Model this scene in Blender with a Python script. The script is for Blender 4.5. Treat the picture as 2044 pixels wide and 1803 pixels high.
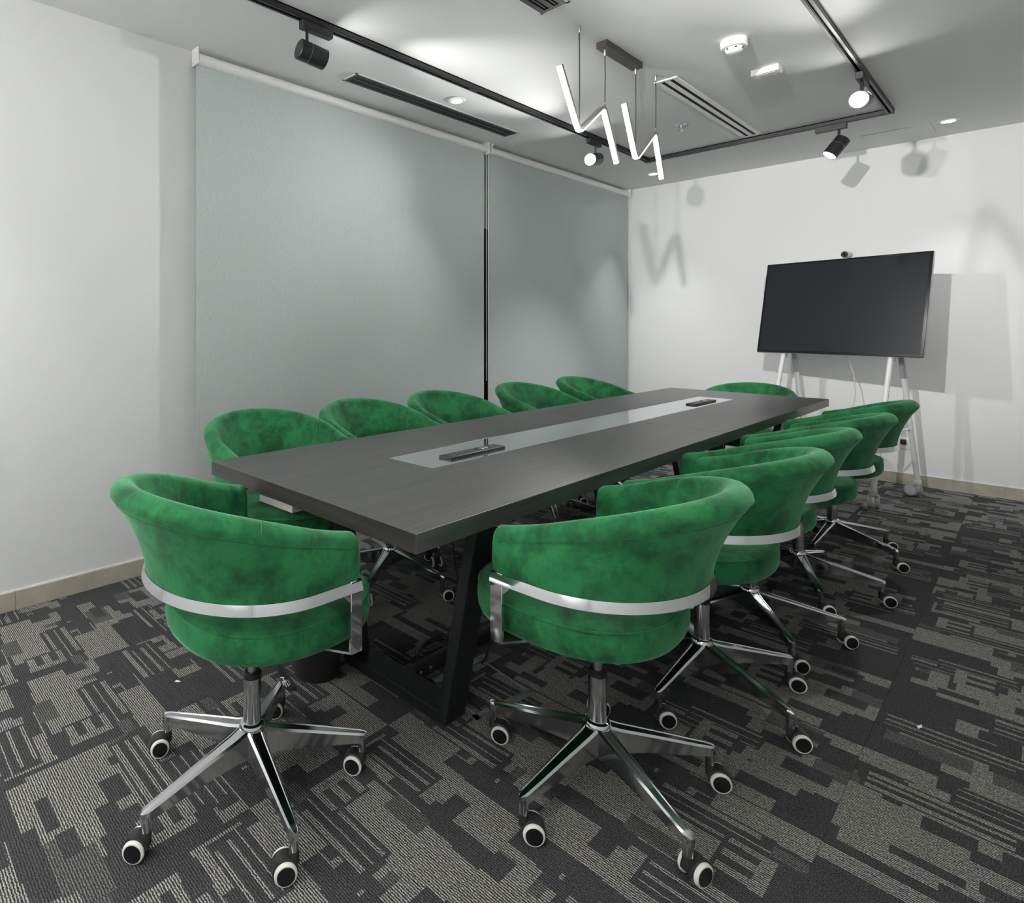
import bpy, bmesh, math, random
from mathutils import Vector, Matrix

# ------------------------------------------------------------------ start: camera, world, exposure
for o in list(bpy.data.objects):
    bpy.data.objects.remove(o)
SC = bpy.context.scene
COL = SC.collection
PI = math.pi

IMG_W, IMG_H = 2044.0, 1803.0
PPX, HORIZON = 715.0, 653.0                      # principal point of the cropped photograph
FOCAL = math.sqrt((2094 - PPX) * (PPX + 327))    # focal length in pixels
YAW = math.atan2(2094 - PPX, FOCAL)
cd = bpy.data.cameras.new('camera')
cd.sensor_fit = 'HORIZONTAL'
cd.sensor_width = 36.0
cd.lens = FOCAL / IMG_W * 36.0
cd.shift_x = (IMG_W / 2 - PPX) / IMG_W
cd.shift_y = -(IMG_H / 2 - HORIZON) / IMG_W
cd.clip_start = 0.02
cam = bpy.data.objects.new('camera', cd)
COL.objects.link(cam)
cam.location = (0, 0, 1.25)
cam.rotation_euler = (PI / 2, 0, YAW)
SC.camera = cam

w = bpy.data.worlds.new('world')
SC.world = w
w.use_nodes = True
w.node_tree.nodes['Background'].inputs[0].default_value = (0.6, 0.7, 0.8, 1)
w.node_tree.nodes['Background'].inputs[1].default_value = 0.02

SC.view_settings.view_transform = 'Standard'
SC.view_settings.look = 'None'
SC.view_settings.gamma = 1.0
SC.view_settings.use_curve_mapping = False
SC.view_settings.exposure = 1.54
SC.cycles.use_denoising = True
SC.cycles.max_bounces = 10
SC.cycles.diffuse_bounces = 7
SC.cycles.sample_clamp_indirect = 4.0
SC.cycles.caustics_reflective = False
SC.cycles.caustics_refractive = False

# light levels, all tuned here
LENS_L = 30.0        # radiance of a track spotlight lens
BEAM_W = 55.0         # beam of one track spotlight
LED_L = 10.0          # radiance of the zigzag tubes
DOWN_L = 9.0         # radiance of a downlight lens
DOWN_W = 22.0         # beam of one downlight

random.seed(7)

# ------------------------------------------------------------------ materials
def mat(name, color=(.5, .5, .5), rough=.5, metal=0.0, emit=None, emit_s=0.0, coat=0.0, sheen=0.0, spec=0.5):
    m = bpy.data.materials.new(name)
    m.use_nodes = True
    b = m.node_tree.nodes['Principled BSDF']
    b.inputs['Base Color'].default_value = (*color, 1)
    b.inputs['Roughness'].default_value = rough
    b.inputs['Metallic'].default_value = metal
    b.inputs['Specular IOR Level'].default_value = spec
    if coat:
        b.inputs['Coat Weight'].default_value = coat
        b.inputs['Coat Roughness'].default_value = .1
    if sheen:
        b.inputs['Sheen Weight'].default_value = sheen
    if emit:
        b.inputs['Emission Color'].default_value = (*emit, 1)
        b.inputs['Emission Strength'].default_value = emit_s
    return m

def nodes(m):
    return m.node_tree.nodes, m.node_tree.links, m.node_tree.nodes['Principled BSDF']

def noise_bump(m, scale=200, strength=.1, dist=.002, coord='Object', detail=3):
    N, L, b = nodes(m)
    tc = N.new('ShaderNodeTexCoord')
    n = N.new('ShaderNodeTexNoise')
    n.inputs['Scale'].default_value = scale
    n.inputs['Detail'].default_value = detail
    bp = N.new('ShaderNodeBump')
    bp.inputs['Strength'].default_value = strength
    bp.inputs['Distance'].default_value = dist
    L.new(tc.outputs[coord], n.inputs['Vector'])
    L.new(n.outputs['Fac'], bp.inputs['Height'])
    L.new(bp.outputs['Normal'], b.inputs['Normal'])
    return m

def noise_color(m, c1, c2, scale=5, detail=4, lo=.4, hi=.6, coord='Object', stretch=None, rough=None):
    N, L, b = nodes(m)
    tc = N.new('ShaderNodeTexCoord')
    n = N.new('ShaderNodeTexNoise')
    n.inputs['Scale'].default_value = scale
    n.inputs['Detail'].default_value = detail
    r = N.new('ShaderNodeValToRGB')
    r.color_ramp.elements[0].position = lo
    r.color_ramp.elements[0].color = (*c1, 1)
    r.color_ramp.elements[1].position = hi
    r.color_ramp.elements[1].color = (*c2, 1)
    src = tc.outputs[coord]
    if stretch:
        mp = N.new('ShaderNodeMapping')
        mp.inputs['Scale'].default_value = stretch
        L.new(src, mp.inputs['Vector'])
        src = mp.outputs['Vector']
    L.new(src, n.inputs['Vector'])
    L.new(n.outputs['Fac'], r.inputs['Fac'])
    L.new(r.outputs['Color'], b.inputs['Base Color'])
    return n

M = {}
M['wall'] = noise_bump(mat('wall_paint', (.77, .775, .775), .75), 60, .06, .002)
M['ceiling'] = noise_bump(mat('ceiling_paint', (.74, .745, .74), .8), 160, .12, .002)
M['white'] = mat('white_plastic', (.80, .80, .79), .4)
M['white_metal'] = mat('white_powder_metal', (.78, .78, .77), .35)
M['grey_plastic'] = mat('grey_plastic', (.30, .31, .32), .45)
M['lightgrey'] = mat('light_grey_plastic', (.55, .56, .57), .4)
M['black'] = mat('black_plastic', (.012, .012, .013), .45)
M['black_metal'] = noise_bump(mat('black_powder_metal', (.012, .0125, .014), .38), 500, .08, .001)
M['dark_slot'] = mat('dark_slot', (.004, .004, .005), .8)
M['bronze'] = mat('bronze_frame', (.16, .12, .075), .4, .6)
M['chrome'] = mat('chrome', (.78, .79, .80), .055, 1.0)
M['leg_chrome'] = mat('leg_chrome', (.66, .67, .69), .13, 1.0)
M['steel'] = mat('brushed_steel', (.50, .51, .53), .28, 1.0)
M['glass_dark'] = mat('dark_window_glass', (.004, .005, .006), .03)
M['inlay'] = mat('mirror_grey_glass', (.72, .76, .77), .03, .92)
M['rubber'] = noise_bump(mat('black_nylon', (.016, .016, .017), .5), 300, .1, .001)
M['tire'] = mat('white_wheel_ring', (.85, .84, .78), .4)
M['wheelcap'] = mat('black_wheel_cap', (.005, .006, .008), .35)
M['tile'] = mat('beige_tile', (.40, .375, .30), .35)
noise_color(M['tile'], (.38, .355, .285), (.44, .415, .34), 9)
M['grout'] = mat('grout', (.7, .69, .66), .8)
M['canopy'] = mat('dark_brown_metal', (.035, .028, .028), .4)
M['led_back'] = mat('led_profile_back', (.18, .165, .15), .4, .5)
M['led'] = mat('led_diffuser', (.9, .9, .88), .4, emit=(1, .985, .93), emit_s=LED_L)
M['lens'] = mat('spot_lens', (.9, .9, .9), .3, emit=(1, .99, .97), emit_s=LENS_L)
M['lens_off'] = mat('spot_lens_soft', (.9, .9, .9), .3, emit=(1, .99, .97), emit_s=20)
M['down'] = mat('downlight_lens', (.9, .9, .9), .3, emit=(1, .99, .96), emit_s=DOWN_L)
M['paper'] = mat('paper', (.85, .85, .86), .7)
M['book'] = mat('book_edge_green', (.10, .14, .05), .6)
M['cable'] = mat('cable_black', (.01, .01, .011), .5)
M['cable_white'] = mat('cable_white', (.62, .62, .62), .5)
M['mark'] = mat('white_print', (.85, .86, .88), .5)
M['floor_base'] = mat('floor_base', (.03, .03, .032), .9)
M['trap'] = mat('floor_box_metal', (.36, .40, .40), .35, .7)

# green velvet: nap brushed in cloudy patches
def velvet():
    m = mat('green_velvet', (.01, .1, .03), .85, sheen=.0, spec=.25)
    N, L, b = nodes(m)
    tc = N.new('ShaderNodeTexCoord')
    oi = N.new('ShaderNodeObjectInfo')
    add = N.new('ShaderNodeVectorMath'); add.operation = 'ADD'
    mul = N.new('ShaderNodeVectorMath'); mul.operation = 'SCALE'
    mul.inputs['Scale'].default_value = 3.0
    L.new(oi.outputs['Location'], mul.inputs[0])
    L.new(tc.outputs['Object'], add.inputs[0]); L.new(mul.outputs[0], add.inputs[1])
    n1 = N.new('ShaderNodeTexNoise')
    n1.inputs['Scale'].default_value = 9.5; n1.inputs['Detail'].default_value = 7
    n1.inputs['Roughness'].default_value = .68; n1.inputs['Distortion'].default_value = .25
    L.new(add.outputs[0], n1.inputs['Vector'])
    r = N.new('ShaderNodeValToRGB')
    e = r.color_ramp.elements
    e[0].position = .38; e[0].color = (.0055, .058, .0192, 1)
    e[1].position = .58; e[1].color = (.0165, .150, .049, 1)
    L.new(n1.outputs['Fac'], r.inputs['Fac'])
    L.new(r.outputs['Color'], b.inputs['Base Color'])
    b.inputs['Sheen Weight'].default_value = .42
    b.inputs['Sheen Roughness'].default_value = .38
    b.inputs['Sheen Tint'].default_value = (.36, .80, .50, 1)
    n2 = N.new('ShaderNodeTexNoise'); n2.inputs['Scale'].default_value = 900
    bp = N.new('ShaderNodeBump'); bp.inputs['Strength'].default_value = .12; bp.inputs['Distance'].default_value = .001
    L.new(tc.outputs['Object'], n2.inputs['Vector']); L.new(n2.outputs['Fac'], bp.inputs['Height'])
    L.new(bp.outputs['Normal'], b.inputs['Normal'])
    return m
M['velvet'] = velvet()
M['stitch_dark'] = mat('green_stitch_dark', (.008, .075, .026), .9)
M['stitch'] = mat('green_stitch', (.02, .16, .055), .8)

def wood():
    m = mat('charcoal_wood', (.02, .02, .02), .36, spec=.55)
    n = noise_color(m, (.034, .0335, .0335), (.064, .063, .062), 3.0, 6, .35, .68, 'Object', (28, .9, 28))
    N, L, b = nodes(m)
    bp = N.new('ShaderNodeBump'); bp.inputs['Strength'].default_value = .05; bp.inputs['Distance'].default_value = .001
    L.new(n.outputs['Fac'], bp.inputs['Height']); L.new(bp.outputs['Normal'], b.inputs['Normal'])
    return m
M['wood'] = wood()
def wood_end():
    m = mat('charcoal_wood_end', (.02, .02, .02), .4, spec=.5)
    noise_color(m, (.014, .0125, .0125), (.036, .032, .031), 3.0, 6, .35, .68, 'Object', (.9, 28, 28))
    return m
M['wood_end'] = wood_end()

def blind_fabric():
    m = mat('blind_fabric', (.36, .40, .395), .8, spec=.3)
    N, L, b = nodes(m)
    tc = N.new('ShaderNodeTexCoord')
    mp = N.new('ShaderNodeMapping'); mp.inputs['Scale'].default_value = (1, 60, 260)
    n = N.new('ShaderNodeTexNoise'); n.inputs['Scale'].default_value = 1.0; n.inputs['Detail'].default_value = 3
    r = N.new('ShaderNodeValToRGB')
    r.color_ramp.elements[0].position = .3; r.color_ramp.elements[0].color = (.41, .45, .445, 1)
    r.color_ramp.elements[1].position = .7; r.color_ramp.elements[1].color = (.51, .55, .545, 1)
    L.new(tc.outputs['Object'], mp.inputs['Vector']); L.new(mp.outputs['Vector'], n.inputs['Vector'])
    L.new(n.outputs['Fac'], r.inputs['Fac']); L.new(r.outputs['Color'], b.inputs['Base Color'])
    bp = N.new('ShaderNodeBump'); bp.inputs['Strength'].default_value = .1; bp.inputs['Distance'].default_value = .001
    L.new(n.outputs['Fac'], bp.inputs['Height']); L.new(bp.outputs['Normal'], b.inputs['Normal'])
    return m
M['blind'] = blind_fabric()

ROWS = 80                                       # loop rows in one 50 cm carpet tile
def carpet(name, light_row, dark_row):
    m = mat(name, dark_row, .95, spec=.1)
    N, L, b = nodes(m)
    tc = N.new('ShaderNodeTexCoord')
    sp = N.new('ShaderNodeSeparateXYZ')
    L.new(tc.outputs['Object'], sp.inputs[0])
    wob = N.new('ShaderNodeTexNoise'); wob.inputs['Scale'].default_value = 130; wob.inputs['Detail'].default_value = 2
    L.new(tc.outputs['Object'], wob.inputs['Vector'])
    def math_(op, a, bb):
        n = N.new('ShaderNodeMath'); n.operation = op
        for k, v in enumerate((a, bb)):
            if v is None: continue
            if isinstance(v, (int, float)): n.inputs[k].default_value = v
            else: L.new(v, n.inputs[k])
        return n.outputs[0]
    yy = math_('ADD', sp.outputs['Y'], math_('MULTIPLY', math_('SUBTRACT', wob.outputs['Fac'], .5), .006))
    ph = math_('MULTIPLY', yy, ROWS / .5 * 2 * PI)
    s = math_('MULTIPLY_ADD', math_('SINE', ph, None), .5); N[-1].inputs[2].default_value = .5
    rr = N.new('ShaderNodeValToRGB')
    rr.color_ramp.elements[0].position = .42; rr.color_ramp.elements[0].color = (*dark_row, 1)
    rr.color_ramp.elements[1].position = .72; rr.color_ramp.elements[1].color = (*light_row, 1)
    L.new(s, rr.inputs['Fac'])
    sp2 = N.new('ShaderNodeTexNoise'); sp2.inputs['Scale'].default_value = 330; sp2.inputs['Detail'].default_value = 1
    L.new(tc.outputs['Object'], sp2.inputs['Vector'])
    r2 = N.new('ShaderNodeValToRGB')
    r2.color_ramp.elements[0].position = .30; r2.color_ramp.elements[0].color = (.35, .35, .35, 1)
    r2.color_ramp.elements[1].position = .66; r2.color_ramp.elements[1].color = (1.75, 1.75, 1.75, 1)
    L.new(sp2.outputs['Fac'], r2.inputs['Fac'])
    mx = N.new('ShaderNodeMix'); mx.data_type = 'RGBA'; mx.blend_type = 'MULTIPLY'; mx.inputs['Factor'].default_value = 1
    L.new(rr.outputs['Color'], mx.inputs[6]); L.new(r2.outputs['Color'], mx.inputs[7])
    L.new(mx.outputs[2], b.inputs['Base Color'])
    h = math_('ADD', s, math_('MULTIPLY', sp2.outputs['Fac'], 1.2))
    bp = N.new('ShaderNodeBump'); bp.inputs['Strength'].default_value = .45; bp.inputs['Distance'].default_value = .003
    L.new(h, bp.inputs['Height']); L.new(bp.outputs['Normal'], b.inputs['Normal'])
    return m
M['carpet_light'] = carpet('carpet_light_rows', (.300, .294, .268), (.036, .036, .036))
M['carpet_mid'] = carpet('carpet_mid_rows', (.125, .124, .118), (.034, .034, .035))
M['carpet_dark'] = carpet('carpet_dark_rows', (.060, .060, .062), (.031, .031, .033))

# ------------------------------------------------------------------ mesh helpers
class MB:
    """collects simple shapes into one mesh"""
    def __init__(self):
        self.v = []; self.f = []; self.m = []
    def add(self, vs, fs, mi=0):
        o = len(self.v)
        self.v += [tuple(p) for p in vs]
        self.f += [tuple(i + o for i in q) for q in fs]
        self.m += [mi] * len(fs)
        return self
    def box(self, x0, x1, y0, y1, z0, z1, mi=0):
        vs = [(x0, y0, z0), (x1, y0, z0), (x1, y1, z0), (x0, y1, z0), (x0, y0, z1), (x1, y0, z1), (x1, y1, z1), (x0, y1, z1)]
        return self.add(vs, [(3, 2, 1, 0), (4, 5, 6, 7), (0, 1, 5, 4), (1, 2, 6, 5), (2, 3, 7, 6), (3, 0, 4, 7)], mi)
    def bbox(self, x0, x1, y0, y1, z0, z1, bev=.003, seg=2, mi=0):
        bm = bmesh.new()
        bmesh.ops.create_cube(bm, size=1)
        for v in bm.verts:
            v.co = Vector(((x0 + x1) / 2 + v.co.x * (x1 - x0), (y0 + y1) / 2 + v.co.y * (y1 - y0), (z0 + z1) / 2 + v.co.z * (z1 - z0)))
        bmesh.ops.bevel(bm, geom=bm.edges[:], offset=bev, segments=seg, profile=.5, affect='EDGES')
        bm.verts.index_update()
        self.add([v.co[:] for v in bm.verts], [[v.index for v in f.verts] for f in bm.faces], mi)
        bm.free()
        return self
    def rings(self, rings, close=True, cap0=True, cap1=True, mi=0):
        n = len(rings[0]); vs = []; fs = []
        for r in rings: vs += list(r)
        for i in range(len(rings) - 1):
            for j in range(n if close else n - 1):
                k = (j + 1) % n
                fs.append((i * n + j, i * n + k, (i + 1) * n + k, (i + 1) * n + j))
        if cap0: fs.append(tuple(range(n - 1, -1, -1)))
        if cap1: fs.append(tuple((len(rings) - 1) * n + j for j in range(n)))
        return self.add(vs, fs, mi)
    def tube(self, pts, r, n=10, mi=0, caps=True):
        pts = [Vector(p) for p in pts]
        rs = r if isinstance(r, (list, tuple)) else [r] * len(pts)
        up = None; rg = []
        for i, p in enumerate(pts):
            d = (pts[min(i + 1, len(pts) - 1)] - pts[max(i - 1, 0)]).normalized()
            if up is None:
                up = Vector((0, 0, 1)) if abs(d.z) < .9 else Vector((1, 0, 0))
            a = d.cross(up).normalized(); b = a.cross(d).normalized(); up = b
            rg.append([p + (a * math.cos(2 * PI * k / n) + b * math.sin(2 * PI * k / n)) * rs[i] for k in range(n)])
        return self.rings(rg, True, caps, caps, mi)
    def lathe(self, prof, n=24, mi=0, axis=None, org=(0, 0, 0)):
        """prof: (radius, height) list, turned about local z, optional axis direction and origin"""
        q = Vector((0, 0, 1)).rotation_difference(Vector(axis)).to_matrix() if axis else Matrix.Identity(3)
        o = Vector(org)
        rg = [[o + q @ Vector((r * math.cos(2 * PI * k / n), r * math.sin(2 * PI * k / n), h)) for k in range(n)] for r, h in prof]
        return self.rings(rg, True, prof[0][0] > 1e-6, prof[-1][0] > 1e-6, mi)
    def build(self, name, mats, parent=None, smooth=True, angle=35):
        me = bpy.data.meshes.new(name)
        me.from_pydata(self.v, [], self.f)
        mats = mats if isinstance(mats, (list, tuple)) else [mats]
        for m in mats: me.materials.append(m)
        me.polygons.foreach_set('material_index', self.m)
        bm = bmesh.new(); bm.from_mesh(me)
        bmesh.ops.remove_doubles(bm, verts=bm.verts, dist=1e-6)
        bmesh.ops.recalc_face_normals(bm, faces=bm.faces)
        bm.to_mesh(me); bm.free()
        if smooth:
            me.polygons.foreach_set('use_smooth', [True] * len(me.polygons))
            me.set_sharp_from_angle(angle=math.radians(angle))
        o = bpy.data.objects.new(name, me)
        COL.objects.link(o)
        if parent: o.parent = parent
        return o

def tag(o, label=None, cat=None, group=None, kind=None):
    if label: o['label'] = label
    if cat: o['category'] = cat
    if group: o['group'] = group
    if kind: o['kind'] = kind
    return o
def empty(name, loc=(0, 0, 0), rz=0):
    o = bpy.data.objects.new(name, None)
    COL.objects.link(o)
    o.location = loc; o.rotation_euler = (0, 0, rz); o.empty_display_size = .1
    return o
def link_copy(o, parent):
    c = o.copy(); COL.objects.link(c); c.parent = parent
    return c
def copy_tree(o, parent=None):
    c = link_copy(o, parent)
    for ch in o.children: copy_tree(ch, c)
    return c

# ------------------------------------------------------------------ room shell
XL, XR, YB, YF, HC = -3.0, 0.75, 6.43, -1.1, 2.72
T = .12
b = MB().box(XL - T, XR + T, YF - T, YB + T, -.15, -.006)
floor = tag(b.build('floor', M['floor_base'], smooth=False), kind='structure')
b = MB().box(XL - T, XR + T, YF - T, YB + T, HC, HC + .15)
tag(b.build('ceiling', M['ceiling'], smooth=False), kind='structure')
# left wall with the window opening that the blinds cover
WY0, WY1, WZ0, WZ1 = 1.75, 6.15, .12, 2.05
b = MB()
b.box(XL - T, XL, YF - T, WY0, 0, HC); b.box(XL - T, XL, WY1, YB + T, 0, HC)
b.box(XL - T, XL, WY0, WY1, WZ1, HC); b.box(XL - T, XL, WY0, WY1, 0, WZ0)
tag(b.build('wall_left', M['wall'], smooth=False), kind='structure')
b = MB().box(XL - T, XR + T, YB, YB + T, 0, HC)
tag(b.build('wall_back', M['wall'], smooth=False), kind='structure')
b = MB().box(XR, XR + T, YF - T, YB + T, 0, HC)
tag(b.build('wall_right', M['wall'], smooth=False), kind='structure')
b = MB().box(XL - T, XR + T, YF - T, YF, 0, HC)
tag(b.build('wall_front', M['wall'], smooth=False), kind='structure')
# window: bronze frame with dark night glass
win = tag(empty('window_1', (XL - .06, 0, 0)), kind='structure')
b = MB()
b.box(-.03, .03, WY0, WY0 + .05, WZ0, WZ1); b.box(-.03, .03, WY1 - .05, WY1, WZ0, WZ1)
b.box(-.03, .03, WY0, WY1, WZ1 - .02, WZ1); b.box(-.03, .03, WY0, WY1, WZ0, WZ0 + .05)
b.box(-.03, .045, 3.972, 4.03, WZ0, WZ1)
b.build('window_frame', M['bronze'], win, smooth=False)
MB().box(-.008, .0, WY0 + .03, 3.99, WZ0 + .03, WZ1 - .01).build('pane', M['glass_dark'], win, smooth=False)
MB().box(-.008, .0, 4.0, WY1 - .03, WZ0 + .03, WZ1 - .01).build('pane', M['glass_dark'], win, smooth=False)

# tile baseboards, each 60 cm tile a piece
def baseboard(name, along, fixed, start, a0, a1, sgn, h=.085):
    root = MB()
    if along == 'y': root.box(fixed, fixed + sgn * .006, a0, a1, 0, h + .004)
    else: root.box(a0, a1, fixed, fixed + sgn * .006, 0, h + .004)
    ro = tag(root.build(name, M['grout'], smooth=False), kind='structure')
    p = start - math.ceil((start - a0) / .612) * .612
    while p < a1:
        q0, q1 = max(p, a0) + .0018, min(p + .612, a1) - .0018
        if q1 - q0 > .02:
            t = MB()
            if along == 'y': t.bbox(fixed + sgn * .0005, fixed + sgn * .012, q0, q1, .001, h, .0015, 1)
            else: t.bbox(q0, q1, fixed + sgn * .0005, fixed + sgn * .012, .001, h, .0015, 1)
            t.build('baseboard_tile', M['tile'], ro, smooth=False)
        p += .612
baseboard('baseboard_left', 'y', XL, .597, YF, YB - .013, 1)
baseboard('baseboard_back', 'x', YB, -.208, XL + .013, XR, -1)

# carpet tiles: loop pile rows woven into blocks, bars and thin lines
def tile_mesh(seed):
    rnd = random.Random(seed)
    NX, NY = 50, 62
    K = ROWS / NY
    g = [[0] * NX for _ in range(ROWS)]
    def rect(x0, x1, y0, y1, v):
        for y in range(max(0, round(y0 * K)), min(ROWS, max(round(y0 * K) + 1, round(y1 * K)))):
            for x in range(max(0, x0), min(NX, x1)): g[y][x] = v
    # light fields
    for _ in range(11):
        wx, wy = rnd.randint(14, 30), rnd.randint(9, 19)
        x, y = rnd.randint(-4, NX - 9), rnd.randint(-3, NY - 7)
        rect(x, x + wx, y, y + wy, 2)
    for _ in range(3):
        wx, wy = rnd.randint(12, 20), rnd.randint(5, 10)
        x, y = rnd.randint(0, NX - 8), rnd.randint(0, NY - 6)
        rect(x, x + wx, y, y + wy, 1)
    # dark blocks woven into them
    for _ in range(11):
        wx, wy = rnd.randint(8, 16), rnd.randint(4, 8)
        x, y = rnd.randint(0, NX - 8), rnd.randint(0, NY - 6)
        rect(x, x + wx, y, y + wy, 0)
    # an upright light bar and an upright dark one
    x, y = rnd.randint(4, NX - 8), rnd.randint(0, NY // 2); rect(x, x + 5, y, y + rnd.randint(16, 28), 2)
    x, y = rnd.randint(4, NX - 8), rnd.randint(0, NY // 2); rect(x, x + 4, y, y + rnd.randint(8, 16), 0)
    # triplets of thin lines
    for _ in range(2):
        x, y, ln = rnd.randint(0, 20), rnd.randint(2, NY - 14), rnd.randint(20, 32)
        rect(x, x + ln + 1, y - 1, y + 11, 0)
        for k in range(3):
            rect(x + rnd.randint(0, 3), x + ln, y + k * 4, y + k * 4 + rnd.choice((1, 2)), 2)
    # comb
    x, y = rnd.randint(4, 34), rnd.randint(6, NY - 22)
    rect(x, x + 11, y, y + 16, 0); rect(x, x + 3, y, y + 16, 2)
    for k in range(3): rect(x, x + 10, y + k * 6, y + k * 6 + 3, 2)
    NY = ROWS
    used = [[False] * NX for _ in range(NY)]
    mb = MB(); S = .5; G = .0004
    X = lambda i: -S / 2 + G + (S - 2 * G) * i / NX
    Y = lambda j: -S / 2 + G + (S - 2 * G) * j / NY
    for j in range(NY):
        for i in range(NX):
            if used[j][i]: continue
            v = g[j][i]; i1 = i
            while i1 < NX and not used[j][i1] and g[j][i1] == v: i1 += 1
            j1 = j + 1
            while j1 < NY and all(g[j1][k] == v and not used[j1][k] for k in range(i, i1)): j1 += 1
            for jj in range(j, j1):
                for k in range(i, i1): used[jj][k] = True
            mb.add([(X(i), Y(j), 0), (X(i1), Y(j), 0), (X(i1), Y(j1), 0), (X(i), Y(j1), 0)], [(0, 1, 2, 3)], v)
    a, bq = X(0), X(NX)
    c, d = Y(0), Y(NY)
    mb.add([(a, c, 0), (bq, c, 0), (bq, d, 0), (a, d, 0), (a, c, -.006), (bq, c, -.006), (bq, d, -.006), (a, d, -.006)],
           [(0, 4, 5, 1), (1, 5, 6, 2), (2, 6, 7, 3), (3, 7, 4, 0)], 0)
    me = bpy.data.meshes.new('carpet_tile')
    me.from_pydata(mb.v, [], mb.f)
    for k in ('carpet_dark', 'carpet_mid', 'carpet_light'): me.materials.append(M[k])
    me.polygons.foreach_set('material_index', mb.m)
    return me
TILES = [tile_mesh(s) for s in (11, 23, 37, 52)]
rt = random.Random(3)
x = -.362 - .5 * 6 + .25
while x - .25 < XR:
    y = .31 - .5 * 4 + .25
    while y - .25 < YB:
        if x + .25 > XL and y + .25 > YF:
            o = bpy.data.objects.new('carpet_tile', rt.choice(TILES))
            COL.objects.link(o); o.parent = floor
            o.location = (x, y, 0); o.rotation_euler = (0, 0, rt.choice((0, PI)))
        y += .5
    x += .5

# ------------------------------------------------------------------ ceiling fittings
def track(name, p0, p1, label):
    """black aluminium lighting track, channel open below"""
    p0, p1 = Vector(p0), Vector(p1); d = (p1 - p0); L = d.length
    o = empty(name, p0, math.atan2(d.y, d.x))
    tag(o, label, 'lighting track')
    b = MB()
    b.box(0, L, -.018, .018, -.006, 0); b.box(0, L, -.018, -.013, -.030, 0); b.box(0, L, .013, .018, -.030, 0)
    b.box(0, L, -.018, -.007, -.032, -.028); b.box(0, L, .007, .018, -.032, -.028)
    b.build('channel', M['black_metal'], o, smooth=False)
    for s in (-1, 1):
        MB().box(.01, L - .01, s * .0095 - .0015, s * .0095 + .0015, -.024, -.020).build('conductor', M['steel'], o, smooth=False)
    return o
TX0, TX1, TY0, TY1 = -2.295, -.70, .45, 5.355
t_left = track('lighting_track', (TX0, TY0, HC), (TX0, TY1 - .018, HC), 'long black lighting track on the ceiling beside the window blinds')
t_back = track('lighting_track', (TX0 - .018, TY1, HC), (TX1 + .018, TY1, HC), 'black lighting track on the ceiling running parallel to the screen wall')
t_right = track('lighting_track', (TX1, TY0, HC), (TX1, TY1 - .018, HC), 'black lighting track on the ceiling carrying the spotlight that glares at the viewer')
for o, px in ((t_left, 2.47), (t_left, 4.2)):
    b = MB(); b.bbox(px - .03, px + .03, -.0155, .0155, -.0345, -.027, .001, 1); b.build('joint_cover', M['black'], o, smooth=False)
b = MB(); b.bbox(-.03 + TY1 - TY0 - .02, TY1 - TY0 + .012, -.021, .021, -.036, -.001, .002, 1); b.build('corner_cover', M['black'], t_left, smooth=False)

def spotlight(x, y, axis_track, stem_off, direction, label, lens='lens', beam=1.0, head_drop=.115, grp='black track spotlights'):
    root = tag(empty('track_spotlight', (x, y, HC - .032)), label, 'spotlight')
    b = MB()
    if axis_track == 'y': b.bbox(-.0175, .0175, -.09, .09, -.040, .0, .002, 1)
    else: b.bbox(-.09, .09, -.0175, .0175, -.040, .0, .002, 1)
    b.build('adapter', M['black'], root, smooth=False)
    sx, sy = (0, stem_off) if axis_track == 'y' else (stem_off, 0)
    b = MB(); b.tube([(sx, sy, -.04), (sx, sy, -.04 - head_drop + .055)], .008, 10); b.build('stem', M['black_metal'], root)
    d = Vector(direction).normalized()
    hc = Vector((sx, sy, -.04 - head_drop + .012))
    b = MB()
    R, Lh = .047, .14
    st = hc - d * .045
    b.lathe([(.0, 0), (R - .004, 0), (R, .004), (R, .052), (R - .0015, .053), (R - .0015, .056), (R, .057), (R, Lh), (R - .004, Lh), (R - .006, Lh - .012), (0, Lh - .012)], 32, 0, d, st)
    hd = b.build('head', M['black_metal'], root)
    MB().lathe([(R + .0003, .0525), (R + .0003, .0545)], 32, 0, d, st).build('seam_ring', M['steel'], hd)
    MB().lathe([(R - .007, Lh - .0115), (R - .009, Lh - .009), (0, Lh - .008)], 32, 0, d, st).build('lens', M[lens], hd)
    # small pivot bolt
    b = MB(); side = d.cross(Vector((0, 0, 1))).normalized()
    b.tube([hc + side * .010 + Vector((0, 0, .045)), hc - side * .010 + Vector((0, 0, .045))], .007, 8); b.build('pivot', M['black'], root)
    if beam > 0:
        ld = bpy.data.lights.new('spot_beam', 'SPOT')
        ld.energy = BEAM_W * beam; ld.spot_size = math.radians(66); ld.spot_blend = 1.0
        ld.shadow_soft_size = .022; ld.color = (1, .99, .97)
        lo = bpy.data.objects.new('spot_beam', ld); COL.objects.link(lo); lo.parent = hd
        lo.location = st + d * (Lh + .004)
        lo.rotation_euler = Vector((0, 0, -1)).rotation_difference(d).to_euler()
    return root
spotlight(TX0, 1.73, 'y', -.055, (.16, 1, -.16), 'black spotlight nearest the viewer on the track beside the blinds, seen from behind', beam=1.0)
spotlight(TX0, 4.40, 'y', .02, (.05, -1, -.22), 'lit spotlight by the far end of the blinds, behind the zigzag pendant lamps', beam=1.9)
spotlight(TX1, 4.43, 'y', -.02, (.02, -1, -.24), 'brightest glaring spotlight facing the viewer on the right-hand track', beam=1.2)
spotlight(-1.02, TY1, 'x', .045, (-.52, -.30, -.80), 'dark spotlight tilted down on the track in front of the screen wall')
spotlight(TX1, 1.20, 'y', -.04, (-.03, 1, -.10), 'black spotlight on the near part of the right-hand track aimed at the screen', beam=2.2)

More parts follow.
